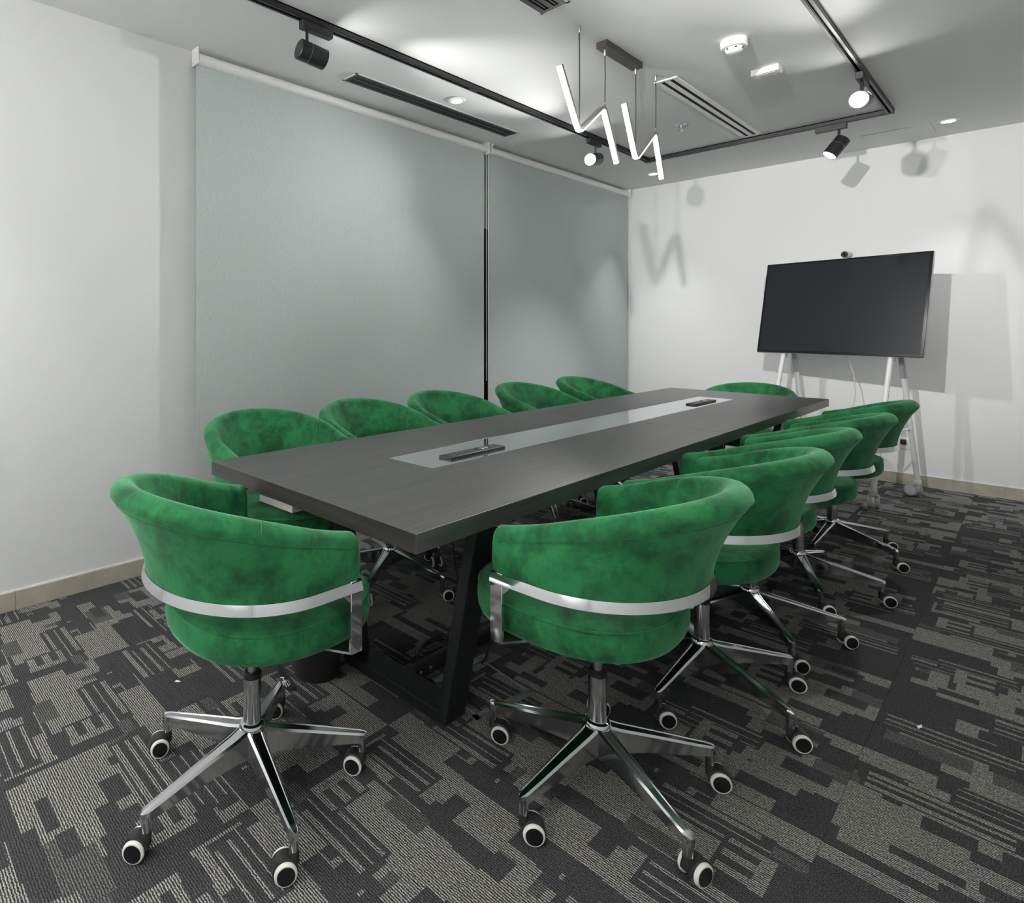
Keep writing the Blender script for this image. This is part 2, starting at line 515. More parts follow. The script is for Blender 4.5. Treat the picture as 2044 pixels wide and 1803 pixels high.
t_added = track('lighting_track', (TX0 - .018, TY0 - .02, HC), (TX1 + .018, TY0 - .02, HC), 'added black lighting track out of view, holding the fill spotlights')  # unseen track, added to carry the fill spotlights
for i_, (sx_, dx_) in enumerate(((-1.95, -.25), (-1.05, .35))):  # added pair, bounced off the unseen wall as soft frontal fill
    spotlight(sx_, TY0 - .02, 'x', .04, (dx_, -1, -.32), ('left', 'right')[i_] + ' one of the two added fill spotlights out of view washing the wall', beam=7.5)

def vent(x0, x1, y0, y1, frame, label, nslot, slotw, blade=None):
    o = tag(empty('air_vent', ((x0 + x1) / 2, (y0 + y1) / 2, HC)), label, 'air vent')
    hx, hy = (x1 - x0) / 2, (y1 - y0) / 2
    MB().box(-hx + .004, hx - .004, -hy + .004, hy - .004, -.003, 0).build('slot_back', M['dark_slot'], o, smooth=False)
    b = MB()
    e = .022
    b.box(-hx, hx, -hy, -hy + e, -.007, 0); b.box(-hx, hx, hy - e, hy, -.007, 0)
    tot = 2 * hx; bar = (tot - nslot * slotw) / (nslot + 1)
    for k in range(nslot + 1):
        xx = -hx + k * (bar + slotw)
        b.box(xx, xx + bar, -hy + e, hy - e, -.007, 0)
    b.build('grille_frame', frame, o, smooth=False)
    if blade:
        for k in range(nslot):
            xx = -hx + bar + k * (bar + slotw) + slotw * .5
            MB().box(xx - .003, xx + .003, -hy + e, hy - e, -.006, -.0025).build('blade', blade, o, smooth=False)
    return o
vent(-2.745, -2.635, 2.28, 3.88, M['black_metal'], 'black linear air vent in the ceiling between blinds and track', 2, .024, M['black'])
b = MB()
vw = vent(-1.555, -1.430, 3.71, 5.30, M['white_metal'], 'white framed linear air vent with two black slots near the far track', 2, .023)
vent(-1.555, -1.430, .90, 2.49, M['black_metal'], 'black air vent cut off by the top edge of the view', 2, .026, M['black'])
# ragged plaster rims around the two black vents
for (x0, x1, y0, y1) in ((-2.755, -2.625, 2.27, 3.89), (-1.565, -1.42, .89, 2.50)):
    b = MB(); e = .012
    b.box(x0, x1, y0, y0 + e, HC - .004, HC); b.box(x0, x1, y1 - e, y1, HC - .004, HC)
    b.box(x0, x0 + e, y0, y1, HC - .004, HC); b.box(x1 - e, x1, y0, y1, HC - .004, HC)
    tag(b.build('trim_%d' % (1 if x0 < -2 else 2), M['white'], smooth=False), kind='structure')

def downlight(x, y, label):
    o = tag(empty('downlight', (x, y, HC)), label, 'downlight')
    MB().lathe([(.055, 0), (.055, -.004), (.050, -.007), (.038, -.006), (.036, -.002)], 32).build('trim_ring', M['white'], o)
    MB().lathe([(0, -.0045), (.034, -.0045), (.0375, -.002)], 32).build('lens', M['down'], o)
    ld = bpy.data.lights.new('downlight_beam', 'SPOT')
    ld.energy = DOWN_W; ld.spot_size = math.radians(72); ld.spot_blend = 1.0
    ld.shadow_soft_size = .035; ld.color = (1, .99, .965)
    lo = bpy.data.objects.new('downlight_beam', ld); COL.objects.link(lo); lo.parent = o
    lo.location = (0, 0, -.012)
downlight(-2.52, 3.04, 'small round downlight between the black vent and the track')
downlight(-2.49, 5.91, 'small round downlight in the far corner above the pendant lamp tips')
downlight(-.47, 5.98, 'small round downlight at the right by the access panel')
downlight(-2.52, .15, 'added fill downlight out of view on the near left of the ceiling')  # this and the next three are unseen, added to even out the light
downlight(-.40, .6, 'added fill downlight out of view, overhead near the viewer on the right')
downlight(-1.45, -.35, 'added fill downlight out of view on the ceiling behind the viewer')
downlight(-.47, 3.1, 'added fill downlight out of view, right of the glaring spotlight track')

# smoke detector
o = tag(empty('smoke_detector', (-1.06, 3.474, HC)), 'round white smoke detector on the ceiling beside the small sensor box', 'smoke detector')
MB().lathe([(.0, 0), (.060, 0), (.062, -.004), (.060, -.036), (.056, -.040), (.042, -.042), (0, -.042)], 36).build('base', M['white'], o)
h = MB().lathe([(.040, -.041), (.040, -.050), (.034, -.060), (.026, -.066), (0, -.068)], 36).build('sensing_head', M['white'], o)
for k in range(6):
    a = k * PI / 3
    MB().bbox(.037 * math.cos(a) - .005, .037 * math.cos(a) + .005, .037 * math.sin(a) - .005, .037 * math.sin(a) + .005, -.052, -.044, .001, 1).build('inlet', M['black'], h, smooth=False)
# small box sensor
o = tag(empty('ceiling_sensor', (-1.055, 3.995, HC)), 'small white rectangular sensor box on the ceiling', 'sensor')
MB().bbox(-.068, .068, -.038, .038, -.034, 0, .003, 2).build('housing', M['white'], o, smooth=False)
MB().bbox(-.045, .045, -.022, .012, -.036, -.033, .001, 1).build('cover', M['lightgrey'], o, smooth=False)
MB().lathe([(0, -.0365), (.004, -.036), (.004, -.033)], 10, org=(.052, .015, 0)).build('lamp', M['grey_plastic'], o)
# sprinkler
o = tag(empty('sprinkler', (-1.748, 4.62, HC)), 'small chrome sprinkler hanging from the ceiling behind the pendants', 'sprinkler')
MB().lathe([(.0, 0), (.040, 0), (.040, -.003), (.020, -.006), (.011, -.008), (.011, -.03), (0, -.03)], 20).build('escutcheon', M['steel'], o)
b = MB(); b.tube([(.010, 0, -.028), (.013, 0, -.042), (.004, 0, -.054)], .0025, 6); b.tube([(-.010, 0, -.028), (-.013, 0, -.042), (-.004, 0, -.054)], .0025, 6)
b.build('yoke', M['steel'], o)
MB().lathe([(0, -.054), (.015, -.054), (.015, -.056), (0, -.057)], 16).build('deflector', M['steel'], o)
# access panel
o = tag(empty('access_panel', (-.755, 6.10, HC)), 'flush white access panel in the ceiling by the back wall', 'access panel')
MB().box(-.198, .198, -.153, .153, -.0006, 0).build('joint', M['grey_plastic'], o, smooth=False)
MB().bbox(-.195, .195, -.150, .150, -.003, -.0001, .001, 1).build('panel', M['ceiling'], o, smooth=False)

# zigzag pendant: canopy, four cables, two lamps of bent LED tube
PX = -1.507
pend = tag(empty('zigzag_pendant', (PX, 3.17, HC)), 'hanging pendant of two glowing zigzag tubes on a dark brown canopy', 'pendant lamp')
MB().bbox(-.029, .029, -.205, .205, -.035, 0, .002, 1).build('canopy', M['canopy'], pend, smooth=False)
MB().lathe([(0, -.031), (.004, -.031), (.004, -.028)], 8, axis=(0, -1, 0), org=(0, .176 - .351 - .0, -.017)).build('screw', M['steel'], pend)
def zig(pts, r=.014):
    """rounded polyline of tube: glowing front and sides, dark back strip on the upper inside"""
    P = [Vector((0, y - 3.17, z - HC)) for y, z in pts]
    out = [P[0]]
    for i in range(1, len(P) - 1):
        a, c, d = P[i - 1], P[i], P[i + 1]
        u = (a - c).normalized(); v = (d - c).normalized(); q = .035
        for k in range(7):
            t = k / 6
            out.append((c + u * q) * (1 - t) ** 2 + c * 2 * t * (1 - t) + (c + v * q) * t * t)
    out.append(P[-1])
    return out
za = zig([(2.562, 2.478), (2.738, 2.205), (2.983, 2.385), (3.132, 2.122)])
zb = zig([(3.216, 2.458), (3.352, 2.184), (3.598, 2.385), (3.698, 2.130)])
for path in (za, zb):
    n = len(path); rg = []; rb = []
    for i, p in enumerate(path):
        d = (path[min(i + 1, n - 1)] - path[max(i - 1, 0)]).normalized()
        nrm = Vector((0, -d.z, d.y))            # in-plane normal
        if nrm.z < 0 and False: nrm = -nrm
        sx = Vector((1, 0, 0))
        rg.append([p + sx * x_ + nrm * y_ for x_, y_ in ((.0115, -.0105), (.0115, -.003), (-.0115, -.003), (-.0115, -.0105), (-.006, -.013), (.006, -.013))])
        rb.append([p + sx * x_ + nrm * y_ for x_, y_ in ((.0125, -.004), (.0125, .012), (-.0125, .012), (-.0125, -.004))])
    lt = MB().rings(rg).build('light_tube', M['led'], pend, angle=50)
    MB().rings(rb).build('profile_back', M['led_back'], lt, angle=50)
for (y, z) in ((2.742, 2.222), (3.000, 2.395), (3.352, 2.205), (3.612, 2.395)):
    top = HC - (.035 if 2.95 < y < 3.40 else 0)
    yt = y
    c = MB().tube([(0, yt - 3.17, top - HC), (0, y - 3.17 + .004, (top + z) / 2 - HC), (0, y - 3.17, z - HC)], .0028, 6).build('hanging_cable', M['cable'], pend)
    MB().lathe([(.007, 0), (.007, -.018), (.004, -.03), (0, -.031)], 12, org=(0, yt - 3.17, top - HC)).build('cable_gland', M['steel'], c)
    MB().lathe([(0, .012), (.004, .012), (.006, 0), (0, -.002)], 10, org=(0, y - 3.17, z - HC + .004)).build('clamp', M['steel'], c)

# ------------------------------------------------------------------ roller blinds
def blind(y0, y1, label, fab0, fab1):
    o = tag(empty('roller_blind', (-2.955, (y0 + y1) / 2, HC)), label, 'roller blind')
    ym = (y0 + y1) / 2
    MB().lathe([(0, y0 + .012 - ym), (.029, y0 + .012 - ym), (.029, y1 - .012 - ym), (0, y1 - .012 - ym)], 28, axis=(0, 1, 0), org=(0, 0, -.050)).build('roller_tube', M['white'], o)
    b = MB(); b.box(-.0012 - .004, .0012 - .004, fab0 - ym, fab1 - ym, .03 - HC, -.055); b.build('fabric', M['blind'], o, smooth=False)
    MB().bbox(-.014, .006, fab0 - ym, fab1 - ym, .018 - HC, .042 - HC, .004, 2).build('bottom_rail', M['white'], o)
    for s, yy in ((0, y0), (1, y1)):
        b = MB()
        b.bbox(-.036, .036, yy - ym - .003, yy - ym + .003, -.088, 0, .001, 1)
        ya, yb_ = (yy - ym, yy - ym + .03) if s == 0 else (yy - ym - .03, yy - ym)
        b.bbox(-.036, .030, ya, yb_, -.004, 0, .001, 1)
        br = b.build('bracket', M['white'], o, smooth=False)
        MB().lathe([(0, -.006), (.018, -.006), (.022, .0), (.022, .006), (0, .006)], 20, axis=(0, 1, 0), org=(0, yy - ym + (-.004 if s == 0 else .004), -.05)).build('end_plug', M['white'], br)
        for zz in (-.015, -.035, -.05, -.075):
            MB().lathe([(0, -.0042), (.0025, -.0042), (.0025, .004)], 8, axis=(0, 1, 0), org=(-.012 + .008 * (zz == -.05), yy - ym, zz)).build('screw_hole', M['black'], br)
    # pull chain at the far end
    yc = y1 - ym + .012
    c = MB()
    c.tube([(.012, yc, -.06), (.012, yc, -1.9)], .0022, 6); c.tube([(-.012, yc + .006, -.06), (-.012, yc + .006, -1.9)], .0022, 6)
    c.build('pull_chain', M['white'], o)
    return o
blind(1.43, 3.925, 'wide grey-green roller blind on the left of the window wall', 1.437, 3.900)
blind(3.965, 6.385, 'second grey-green roller blind nearer the room corner', 3.955, 6.370)

# ------------------------------------------------------------------ conference table
ZT = .766; TH = .048
tx0, tx1, ty0, ty1, ysm = -1.982, -.970, 1.022, 5.033, 3.085
gx0, gx1, gy0, gy1 = -1.606, -1.384, 1.542, 4.548
table = tag(empty('conference_table', ((tx0 + tx1) / 2, (ty0 + ty1) / 2, 0)), 'long charcoal wood conference table with a reflective glass strip and black frame legs', 'table')
tc_ = Vector(((tx0 + tx1) / 2, (ty0 + ty1) / 2, 0))
def U_slab(y_out, y_in, g_end):
    """half table top with the slot for the glass strip, open towards the seam"""
    s = .0012 if y_in > y_out else -.0012
    y_in -= s
    pts = [(tx0, y_out), (tx1, y_out), (tx1, y_in), (gx1, y_in), (gx1, g_end), (gx0, g_end), (gx0, y_in), (tx0, y_in)]
    bm = bmesh.new()
    bot = [bm.verts.new((x - tc_.x, y - tc_.y, ZT - TH)) for x, y in pts]
    top = [bm.verts.new((x - tc_.x, y - tc_.y, ZT)) for x, y in pts]
    # faces split into three rectangles per side keep the planes clean
    for vs in (bot, top):
        bm.faces.new([vs[0], vs[5], vs[6], vs[7]]); bm.faces.new([vs[0], vs[1], vs[4], vs[5]]); bm.faces.new([vs[1], vs[2], vs[3], vs[4]])
    for i in range(8):
        j = (i + 1) % 8
        bm.faces.new([bot[i], bot[j], top[j], top[i]])
    bmesh.ops.recalc_face_normals(bm, faces=bm.faces)
    ed = [e for e in bm.edges if all(v.co.z > ZT - .001 for v in e.verts) and len(e.link_faces) == 2 and any(abs(f.normal.z) < .5 for f in e.link_faces)]
    ed += [e for e in bm.edges if abs(e.verts[0].co.z - e.verts[1].co.z) > .01 and min(abs(e.verts[0].co.x - (tx0 - tc_.x)), abs(e.verts[0].co.x - (tx1 - tc_.x))) < .01]
    bmesh.ops.bevel(bm, geom=ed, offset=.0016, segments=2, profile=.5, affect='EDGES')
    me = bpy.data.meshes.new('tabletop_panel')
    for f in bm.faces:
        f.material_index = 1 if abs(f.normal.y) > .7 else 0
    bm.to_mesh(me); bm.free()
    me.materials.append(M['wood']); me.materials.append(M['wood_end'])
    ob = bpy.data.objects.new('tabletop_panel', me); COL.objects.link(ob); ob.parent = table
    return ob
U_slab(ty0, ysm, gy0)
U_slab(ty1, ysm, gy1)
MB().bbox(gx0 - tc_.x + .0008, gx1 - tc_.x - .0008, gy0 - tc_.y + .0008, gy1 - tc_.y - .0008, ZT - .012, ZT - .0008, .0008, 1).build('glass_strip', M['inlay'], table, smooth=False)
tag(table.children[-1], 'mirror-like grey glass strip set flush along the table top')
def leg_frame(yc):
    """trapezoid frame of flat steel tube, 40 x 100 mm, wider at the top"""
    hw_b, hw_t, z0, z1 = .245, .383, 0.0, ZT - TH
    cx = -1.482 - tc_.x; t = .038
    outer = [(cx - hw_b, z0), (cx + hw_b, z0), (cx + hw_t, z1), (cx - hw_t, z1)]
    k = (hw_t - hw_b) / (z1 - z0); tt = t * math.sqrt(1 + k * k)
    inn = [(cx - hw_b - k * t + tt, z0 + t), (cx + hw_b + k * t - tt, z0 + t), (cx + hw_t - k * t - tt, z1 - t), (cx - hw_t + k * t + tt, z1 - t)]
    vs = []; y0, y1 = yc - .05 - tc_.y, yc + .05 - tc_.y
    for y in (y0, y1):
        vs += [(a, y, c) for a, c in outer] + [(a, y, c) for a, c in inn]
    fs = []
    for i in range(4):
        j = (i + 1) % 4
        fs += [(i, j, 4 + j, 4 + i), (8 + i, 12 + i, 12 + j, 8 + j), (i, 8 + i, 8 + j, j), (4 + i, 4 + j, 12 + j, 12 + i)]
    bm = bmesh.new()
    V = [bm.verts.new(v) for v in vs]
    for f in fs: bm.faces.new([V[i] for i in f])
    bmesh.ops.recalc_face_normals(bm, faces=bm.faces)
    ed = [e for e in bm.edges if len(e.link_faces) == 2 and e.calc_face_angle(0) > 1.2]
    bmesh.ops.bevel(bm, geom=ed, offset=.003, segments=2, profile=.5, affect='EDGES')
    me = bpy.data.meshes.new('leg_frame'); bm.to_mesh(me); bm.free()
    me.materials.append(M['black_metal'])
    ob = bpy.data.objects.new('leg_frame', me); COL.objects.link(ob); ob.parent = table
    return ob
FR = (1.483, 3.45, 4.585)
for y in FR: leg_frame(y)
for a, c in ((FR[0], FR[1]), (FR[1], FR[2])):
    MB().bbox(-1.502 - tc_.x, -1.462 - tc_.x, a + .05 - tc_.y, c - .05 - tc_.y, 0.0, .040, .003, 2).build('stretcher', M['black_metal'], table)
for y in (1.563, 1.613):
    MB().lathe([(.006, 0), (.006, .004), (.003, .006), (0, .006)], 12, axis=(1, 0, 0), org=(-1.462 - tc_.x, y - tc_.y, .025)).build('bolt', M['steel'], table)
# recessed top rails carrying the slab
for s in (-1, 1):
    MB().box(-1.482 + s * .25 - .02 - tc_.x, -1.482 + s * .25 + .02 - tc_.x, 1.3 - tc_.y, 4.7 - tc_.y, ZT - TH - .001 - .03, ZT - TH - .0005).build('under_rail', M['black_metal'], table, smooth=False)

def power_box(y0, y1, label):
    o = tag(empty('power_socket_box', (-1.457, (y0 + y1) / 2, ZT - .0008)), label, 'power sockets')
    h = (y1 - y0) / 2
    MB().bbox(-.029, .029, -h, h, 0, .009, .002, 2).build('housing', M['black'], o)
    MB().bbox(-.024, .024, -h + .02, h - .012, .0088, .0102, .0006, 1).build('socket_plate', M['black_metal'], o, smooth=False)
    pl = o.children[-1]
    for k, yy in enumerate((-h + .065, -h + .125)):
        for dx, dy, sx, sy in ((-.011, 0, .003, .004), (.006, -.008, .003, .003), (.006, .008, .003, .003)):
            MB().box(dx - sx, dx + sx, yy + dy - sy, yy + dy + sy, .0099, .0106).build('socket_hole', M['dark_slot'], pl, smooth=False)
        MB().box(-.024, .024, yy + .029, yy + .0305, .0099, .0106).build('divider', M['grey_plastic'], pl, smooth=False)
    for yy in (-h + .175, -h + .190):
        MB().box(-.008, .004, yy - .004, yy + .004, .0099, .0107).build('usb_port', M['dark_slot'], pl, smooth=False)
    for yy in (h - .115, h - .09):
        MB().bbox(-.010, .008, yy - .008, yy + .008, .0098, .0115, .0006, 1).build('data_port', M['steel'], pl, smooth=False)
    for dx, yy in ((-.014, h - .13), (.012, h - .08), (-.014, h - .055), (.012, h - .045)):
        MB().box(dx - .004, dx + .004, yy - .005, yy + .005, .0099, .0108).build('port_hole', M['dark_slot'], pl, smooth=False)
power_box(1.689, 2.021, 'black power socket box on the near end of the table glass strip')
power_box(3.997, 4.345, 'black power socket box on the far end of the table glass strip')

# ------------------------------------------------------------------ green swivel chairs
CW, CB, CF = .305, .270, .132       # half width, back depth, arm reach of the shell's lower edge
ZB = .628                            # lower edge of the shell
def base_curve():
    """(point, outward normal, height fraction s, distance to nearest arm front)"""
    out = []
    ns = 12
    ys = [CF - .0, CF - .004, CF - .009, CF - .015, CF - .022, CF - .035, CF - .055, CF - .08, CF - .105]
    for y in ys: out.append((Vector((CW, y)), Vector((1, 0)), 0.0, CF - y, y))
    n = 40
    for i in range(n + 1):
        t = PI * i / n
        p = Vector((CW * math.cos(t), -CB * math.sin(t)))
        nn = Vector((math.cos(t) / CW, -math.sin(t) / CB)).normalized()
        out.append((p, nn, math.sin(t), 9.0, p.y))
    for y in reversed(ys): out.append((Vector((-CW, y)), Vector((-1, 0)), 0.0, CF - y, y))
    return out
CURVE = base_curve()
def shell_section(p, nn, s, d, y):
    f = s ** 1.25
    # height climbs steadily from the arm front to the middle of the back
    ar = (CF - y) / .585 if y >= 0 else (CF + .4525 * (math.asin(min(1, s)) / (PI / 2))) / .585
    ar = min(1, ar)
    zt = .742 + .128 * math.sin(PI / 2 * ar) ** 1.3
    flare = .004 + .086 * f
    th = .052 + .016 * f
    e = 1.0
    if d < .022:
        e = math.sqrt(max(0, 1 - (1 - d / .022) ** 2))
    rr = th / 2
    cin = -th / 2
    zb = ZB + (1 - e) * .012
    ztt = zt - (1 - e) * .022
    loop = []
    outk = 10
    for k in range(outk + 1):
        q = k / outk
        z = zb + q * (ztt - rr - zb)
        n_ = flare * q ** 2.0 + .007 * 4 * q * (1 - q)
        if k == 8: n_ -= .0012
        loop.append((n_, z))
    for k in range(1, 8):
        a = PI * k / 8
        loop.append((flare - rr + rr * math.cos(a), ztt - rr + rr * math.sin(a) * (1.0 if k != 0 else 1)))
    ink = 8
    for k in range(ink + 1):
        q = 1 - k / ink
        z = zb + q * (ztt - rr - zb)
        loop.append((-th + flare * q ** 2.0 + .004 * math.sin(PI * q), z))
    sc = .60 + .40 * e
    res = []
    for n_, z in loop:
        mid = flare * ((z - zb) / max(ztt - zb, .01)) ** 2 - th / 2
        n2 = mid + (n_ - mid) * sc
        q2 = p + nn * n2
        res.append((q2.x, q2.y, z))
    return res
def make_shell():
    rings = []
    for idx, (p, nn, s, d, y) in enumerate(CURVE): rings.append(shell_section(p, nn, s, d, y))
    # pinch rings at the two vertical seams
    b = MB().rings(rings, True, True, True)
    return b
def seam_strip(t, side):
    """narrow sewn seam running over the rim, slightly proud"""
    p = Vector((CW * math.cos(t), -CB * math.sin(t)))
    nn = Vector((math.cos(t) / CW, -math.sin(t) / CB)).normalized()
    tang = Vector((-nn.y, nn.x))
    sec = shell_section(p, nn, math.sin(t), 9., p.y)
    c = Vector((0, 0, 0))
    pts = []
    for (x, y, z) in sec[11:-1]:
        pts.append(Vector((x, y, z)))
    return MB().tube(pts, .0013, 5)
def rim_stitch():
    pts = []
    for (p, nn, s, d, y) in CURVE[4:-4]:
        x_, y_, z_ = shell_section(p, nn, s, d, y)[9]
        pts.append(Vector((x_, y_, z_)) + Vector((nn.x, nn.y, 0)) * .0002)
    return MB().tube(pts, .0009, 5)
def make_band():
    rings = []
    for (p, nn, s, d, y) in CURVE:
        a = p + nn * .0035; c = p - nn * .0045
        o2 = p + nn * .0100; o1 = p + nn * .0078
        rings.append([(o2.x, o2.y, .604), (o1.x, o1.y, .614), (a.x, a.y, .628), (c.x, c.y, .628), (c.x, c.y, .604)])
    b = MB().rings(rings)
    for s in (1, -1):
        x0, x1 = (CW - .0055, CW + .0045) if s > 0 else (-CW - .0045, -CW + .0055)
        b.bbox(x0, x1, CF - .034, CF + .001, .452, .6295, .0012, 1)
        # small gusset in the corner of band and strap
        vs = []
        for xx in (x0 + .001, x1 - .001):
            vs += [(xx, CF - .033, .601), (xx, CF - .058, .601), (xx, CF - .033, .576)]
        b.add(vs, [(0, 1, 2), (5, 4, 3), (0, 3, 4, 1), (1, 4, 5, 2), (2, 5, 3, 0)])
        # foot plate under the seat
        i0 = s * (CW - .001); i1 = s * .17
        vs = [(i0, CF - .034, .452), (i0, CF + .001, .452), (i1, CF - .005, .446), (i1, CF - .11, .446)]
        vs += [(x_, y_, z_ + .006) for x_, y_, z_ in vs]
        b.add(vs, [(0, 1, 2, 3), (7, 6, 5, 4), (0, 4, 5, 1), (1, 5, 6, 2), (2, 6, 7, 3), (3, 7, 4, 0)])
    return b
SW, SD, SY = .268, .264, .052
def sup(t, ex=.84):
    c, s_ = math.cos(t), math.sin(t)
    return (math.copysign(abs(c) ** ex, c), math.copysign(abs(s_) ** ex, s_))
def make_seat():
    prof = [(.80, .4525), (.93, .4535), (.975, .460), (.995, .473), (1.0, .492), (.998, .510), (.988, .524), (.972, .531), (.95, .534), (.85, .540), (.65, .545), (.4, .548), (.15, .549)]
    rg = []
    for f, z in prof:
        rg.append([(SW * f * sup(2 * PI * k / 48)[0], SY + SD * f * sup(2 * PI * k / 48)[1], z) for k in range(48)])
    return MB().rings(rg)
def make_piping():
    b = MB()
    pts = [(SW * .984 * sup(2 * PI * k / 56)[0], SY + SD * .984 * sup(2 * PI * k / 56)[1], .530) for k in range(56)]
    n = 6; rg = []
    for i, p in enumerate(pts):
        a = Vector(pts[i - 1]); c = Vector(pts[(i + 1) % 56]); d = (c - a).normalized(); o_ = d.cross(Vector((0, 0, 1)))
        rg.append([Vector(p) + o_ * .0038 * math.cos(2 * PI * k / n) + Vector((0, 0, .0038 * math.sin(2 * PI * k / n))) for k in range(n)])
    rg.append(rg[0])
    return b.rings(rg, True, False, False)
LEG_R = .310
def make_leg():
    """tapered star-base arm along +x"""
    rg = []
    for r, zt, h, wd in ((.020, .172, .074, .024), (.035, .168, .072, .023), (.06, .161, .062, .0215), (.15, .144, .046, .018), (.25, .124, .033, .0145), (.295, .1155, .028, .0125), (.310, .112, .025, .0105), (.3175, .109, .021, .006)):
        zb = zt - h
        rg.append([(r, -wd * .9, zb), (r, wd * .9, zb), (r, wd, zt - .005), (r, wd * .72, zt), (r, wd * .62, zt), (r, wd * .5, zt - .0022), (r, -wd * .5, zt - .0022), (r, -wd * .62, zt), (r, -wd * .72, zt), (r, -wd, zt - .005)])
    b = MB().rings(rg)
    b.tube([(LEG_R - .006, 0, .10), (LEG_R - .006, 0, .058)], .0115, 14)
    return b
def make_caster():
    """black hood and fork; swivels about z, wheels roll on the y axle; trail along +x"""
    b = MB()
    n = 14; rg = []
    for yy, rr in ((-.0165, .0265), (-.015, .0295), (.015, .0295), (.0165, .0265)):
        ring = []
        for k in range(n + 1):
            a = math.radians(-35 + 215 * k / n)
            ring.append((.022 + rr * math.cos(a), yy, .0265 + rr * math.sin(a)))
        for k in range(n, -1, -1):
            a = math.radians(-35 + 215 * k / n)
            ring.append((.022 + .008 * math.cos(a), yy, .0265 + .008 * math.sin(a)))
        rg.append(ring)
    b.rings(rg)
    b.lathe([(.0, .066), (.0105, .066), (.0125, .058), (.0125, .034), (.0, .030)], 14)
    b.tube([(.022, -.019, .0265), (.022, .019, .0265)], .006, 8)
    return b
def make_wheel():
    return MB().lathe([(.010, .0165), (.0245, .0165), (.0262, .0185), (.0262, .0235), (.0235, .0265), (.0175, .027), (.0175, .024), (.010, .024)], 28, 0, (0, -1, 0), (.022, 0, .0265))
def make_cap():
    return MB().lathe([(.0212, .0255), (.0207, .0275), (.012, .0286), (0, .0290)], 24, 0, (0, -1, 0), (.022, 0, .0265))
def make_lever():
    b = MB()
    b.tube([(.02, .0, .436), (.115, -.006, .430), (.127, -.005, .405), (.128, .004, .388)], .005, 8)
    return b
def make_paddle():
    """tapered flat handle hanging at the end of the lever, facing the rear"""
    rg = []
    for q, wd, th in ((0, .006, .004), (.15, .009, .005), (.5, .0165, .006), (.85, .021, .0065), (.96, .018, .006), (1.0, .010, .004)):
        c = Vector((.128, .002, .394)) + Vector((.022, .026, -.074)) * q
        u = Vector((.80, .60, 0)).normalized(); v = u.cross(Vector((.022, .026, -.074)).normalized()).normalized()
        rg.append([c + u * (wd * math.cos(a)) + v * (th * math.sin(a)) for a in [2 * PI * k / 12 for k in range(12)]])
    return MB().rings(rg)
def make_pictogram():
    """white print: seated figure on a chair with side marks"""
    c0 = Vector((.128, .002, .394)); ax = Vector((.022, .026, -.074)); axn = ax.normalized()
    u = Vector((.80, .60, 0)).normalized(); v = u.cross(axn).normalized()
    if v.y > 0: v = -v
    o_ = c0 + ax * .66 + v * .0069
    b = MB()
    def bar(x0, y0, x1, y1, t=.0011):
        a = Vector((x0, y0)); c = Vector((x1, y1)); d = (c - a).normalized(); n = Vector((-d.y, d.x)) * t
        q = [a + n, c + n, c - n, a - n]
        b.add([o_ + u * p.x + axn * p.y for p in q] + [o_ + u * p.x + axn * p.y + v * .0006 for p in q], [(0, 1, 2, 3), (4, 5, 6, 7), (0, 1, 5, 4), (2, 3, 7, 6)])
    bar(-.004, -.015, -.002, -.011, .0018); bar(-.002, -.011, -.002, -.001, .0012); bar(-.009, -.012, .003, -.014)
    bar(-.002, -.006, .005, -.006); bar(-.008, -.001, .004, -.002, .0014); bar(-.008, -.001, -.008, .009, .0013)
    bar(-.003, .0, -.003, .013, .0012); bar(.003, .001, .005, .010, .0011); bar(.008, -.006, .012, -.009, .0006)
    bar(.008, -.002, .012, -.005, .0006); bar(.009, .002, .012, .0, .0006); bar(.0085, .005, .0115, .003, .0006)
    return b
# one chair of each part, shared by all copies
seam_t = math.radians(28)
proto = empty('swivel_chair')
CH = {}
CH['shell'] = make_shell().build('backrest_shell', M['velvet'], proto, angle=60)
for t in (seam_t, PI - seam_t): seam_strip(t, 1).build('seam', M['stitch'], CH['shell'])
rim_stitch().build('rim_stitch', M['stitch_dark'], CH['shell'])
CH['band'] = make_band().build('chrome_band', M['chrome'], proto, angle=40)
CH['seat'] = make_seat().build('seat', M['velvet'], proto, angle=60)
make_piping().build('piping', M['velvet'], CH['seat'])
MB().bbox(-.10, .10, -.08, .12, .425, .4535, .006, 2).build('seat_mechanism', M['black'], proto)
MB().lathe([(0, .285), (.0125, .285), (.0125, .43), (0, .43)], 20).build('piston', M['steel'], proto)
make_lever().build('lever', M['black'], proto)
pad = make_paddle().build('lever_handle', M['black'], proto.children[-1])
make_pictogram().build('pictogram', M['mark'], proto.children[-1])
MB().lathe([(0, .16), (.0240, .16), (.0240, .300), (.0235, .303), (0, .303)], 28).build('column_sleeve', M['leg_chrome'], proto)
MB().lathe([(.0245, .300), (.0255, .302), (.0255, .312), (.020, .316), (.0125, .316)], 24).build('column_collar', M['black'], proto)
MB().lathe([(0, .084), (.026, .084), (.028, .10), (.030, .15), (.036, .158), (.036, .168), (.032, .177), (.0265, .180), (0, .180)], 28).build('hub', M['chrome'], proto)
UPPER = {'backrest_shell', 'chrome_band', 'seat', 'seat_mechanism', 'piston', 'lever'}
leg_mesh = make_leg().build('base_leg', M['leg_chrome'], proto, angle=30)
cas = make_caster().build('caster', M['rubber'], proto, angle=40)
wh = make_wheel().build('wheel', M['tire'], cas, angle=40)
cp = make_cap().build('wheel_cap', M['wheelcap'], cas, angle=50)
wh2 = link_copy(wh, cas); wh2.rotation_euler = (0, 0, PI); wh2.location = (.044, 0, 0)
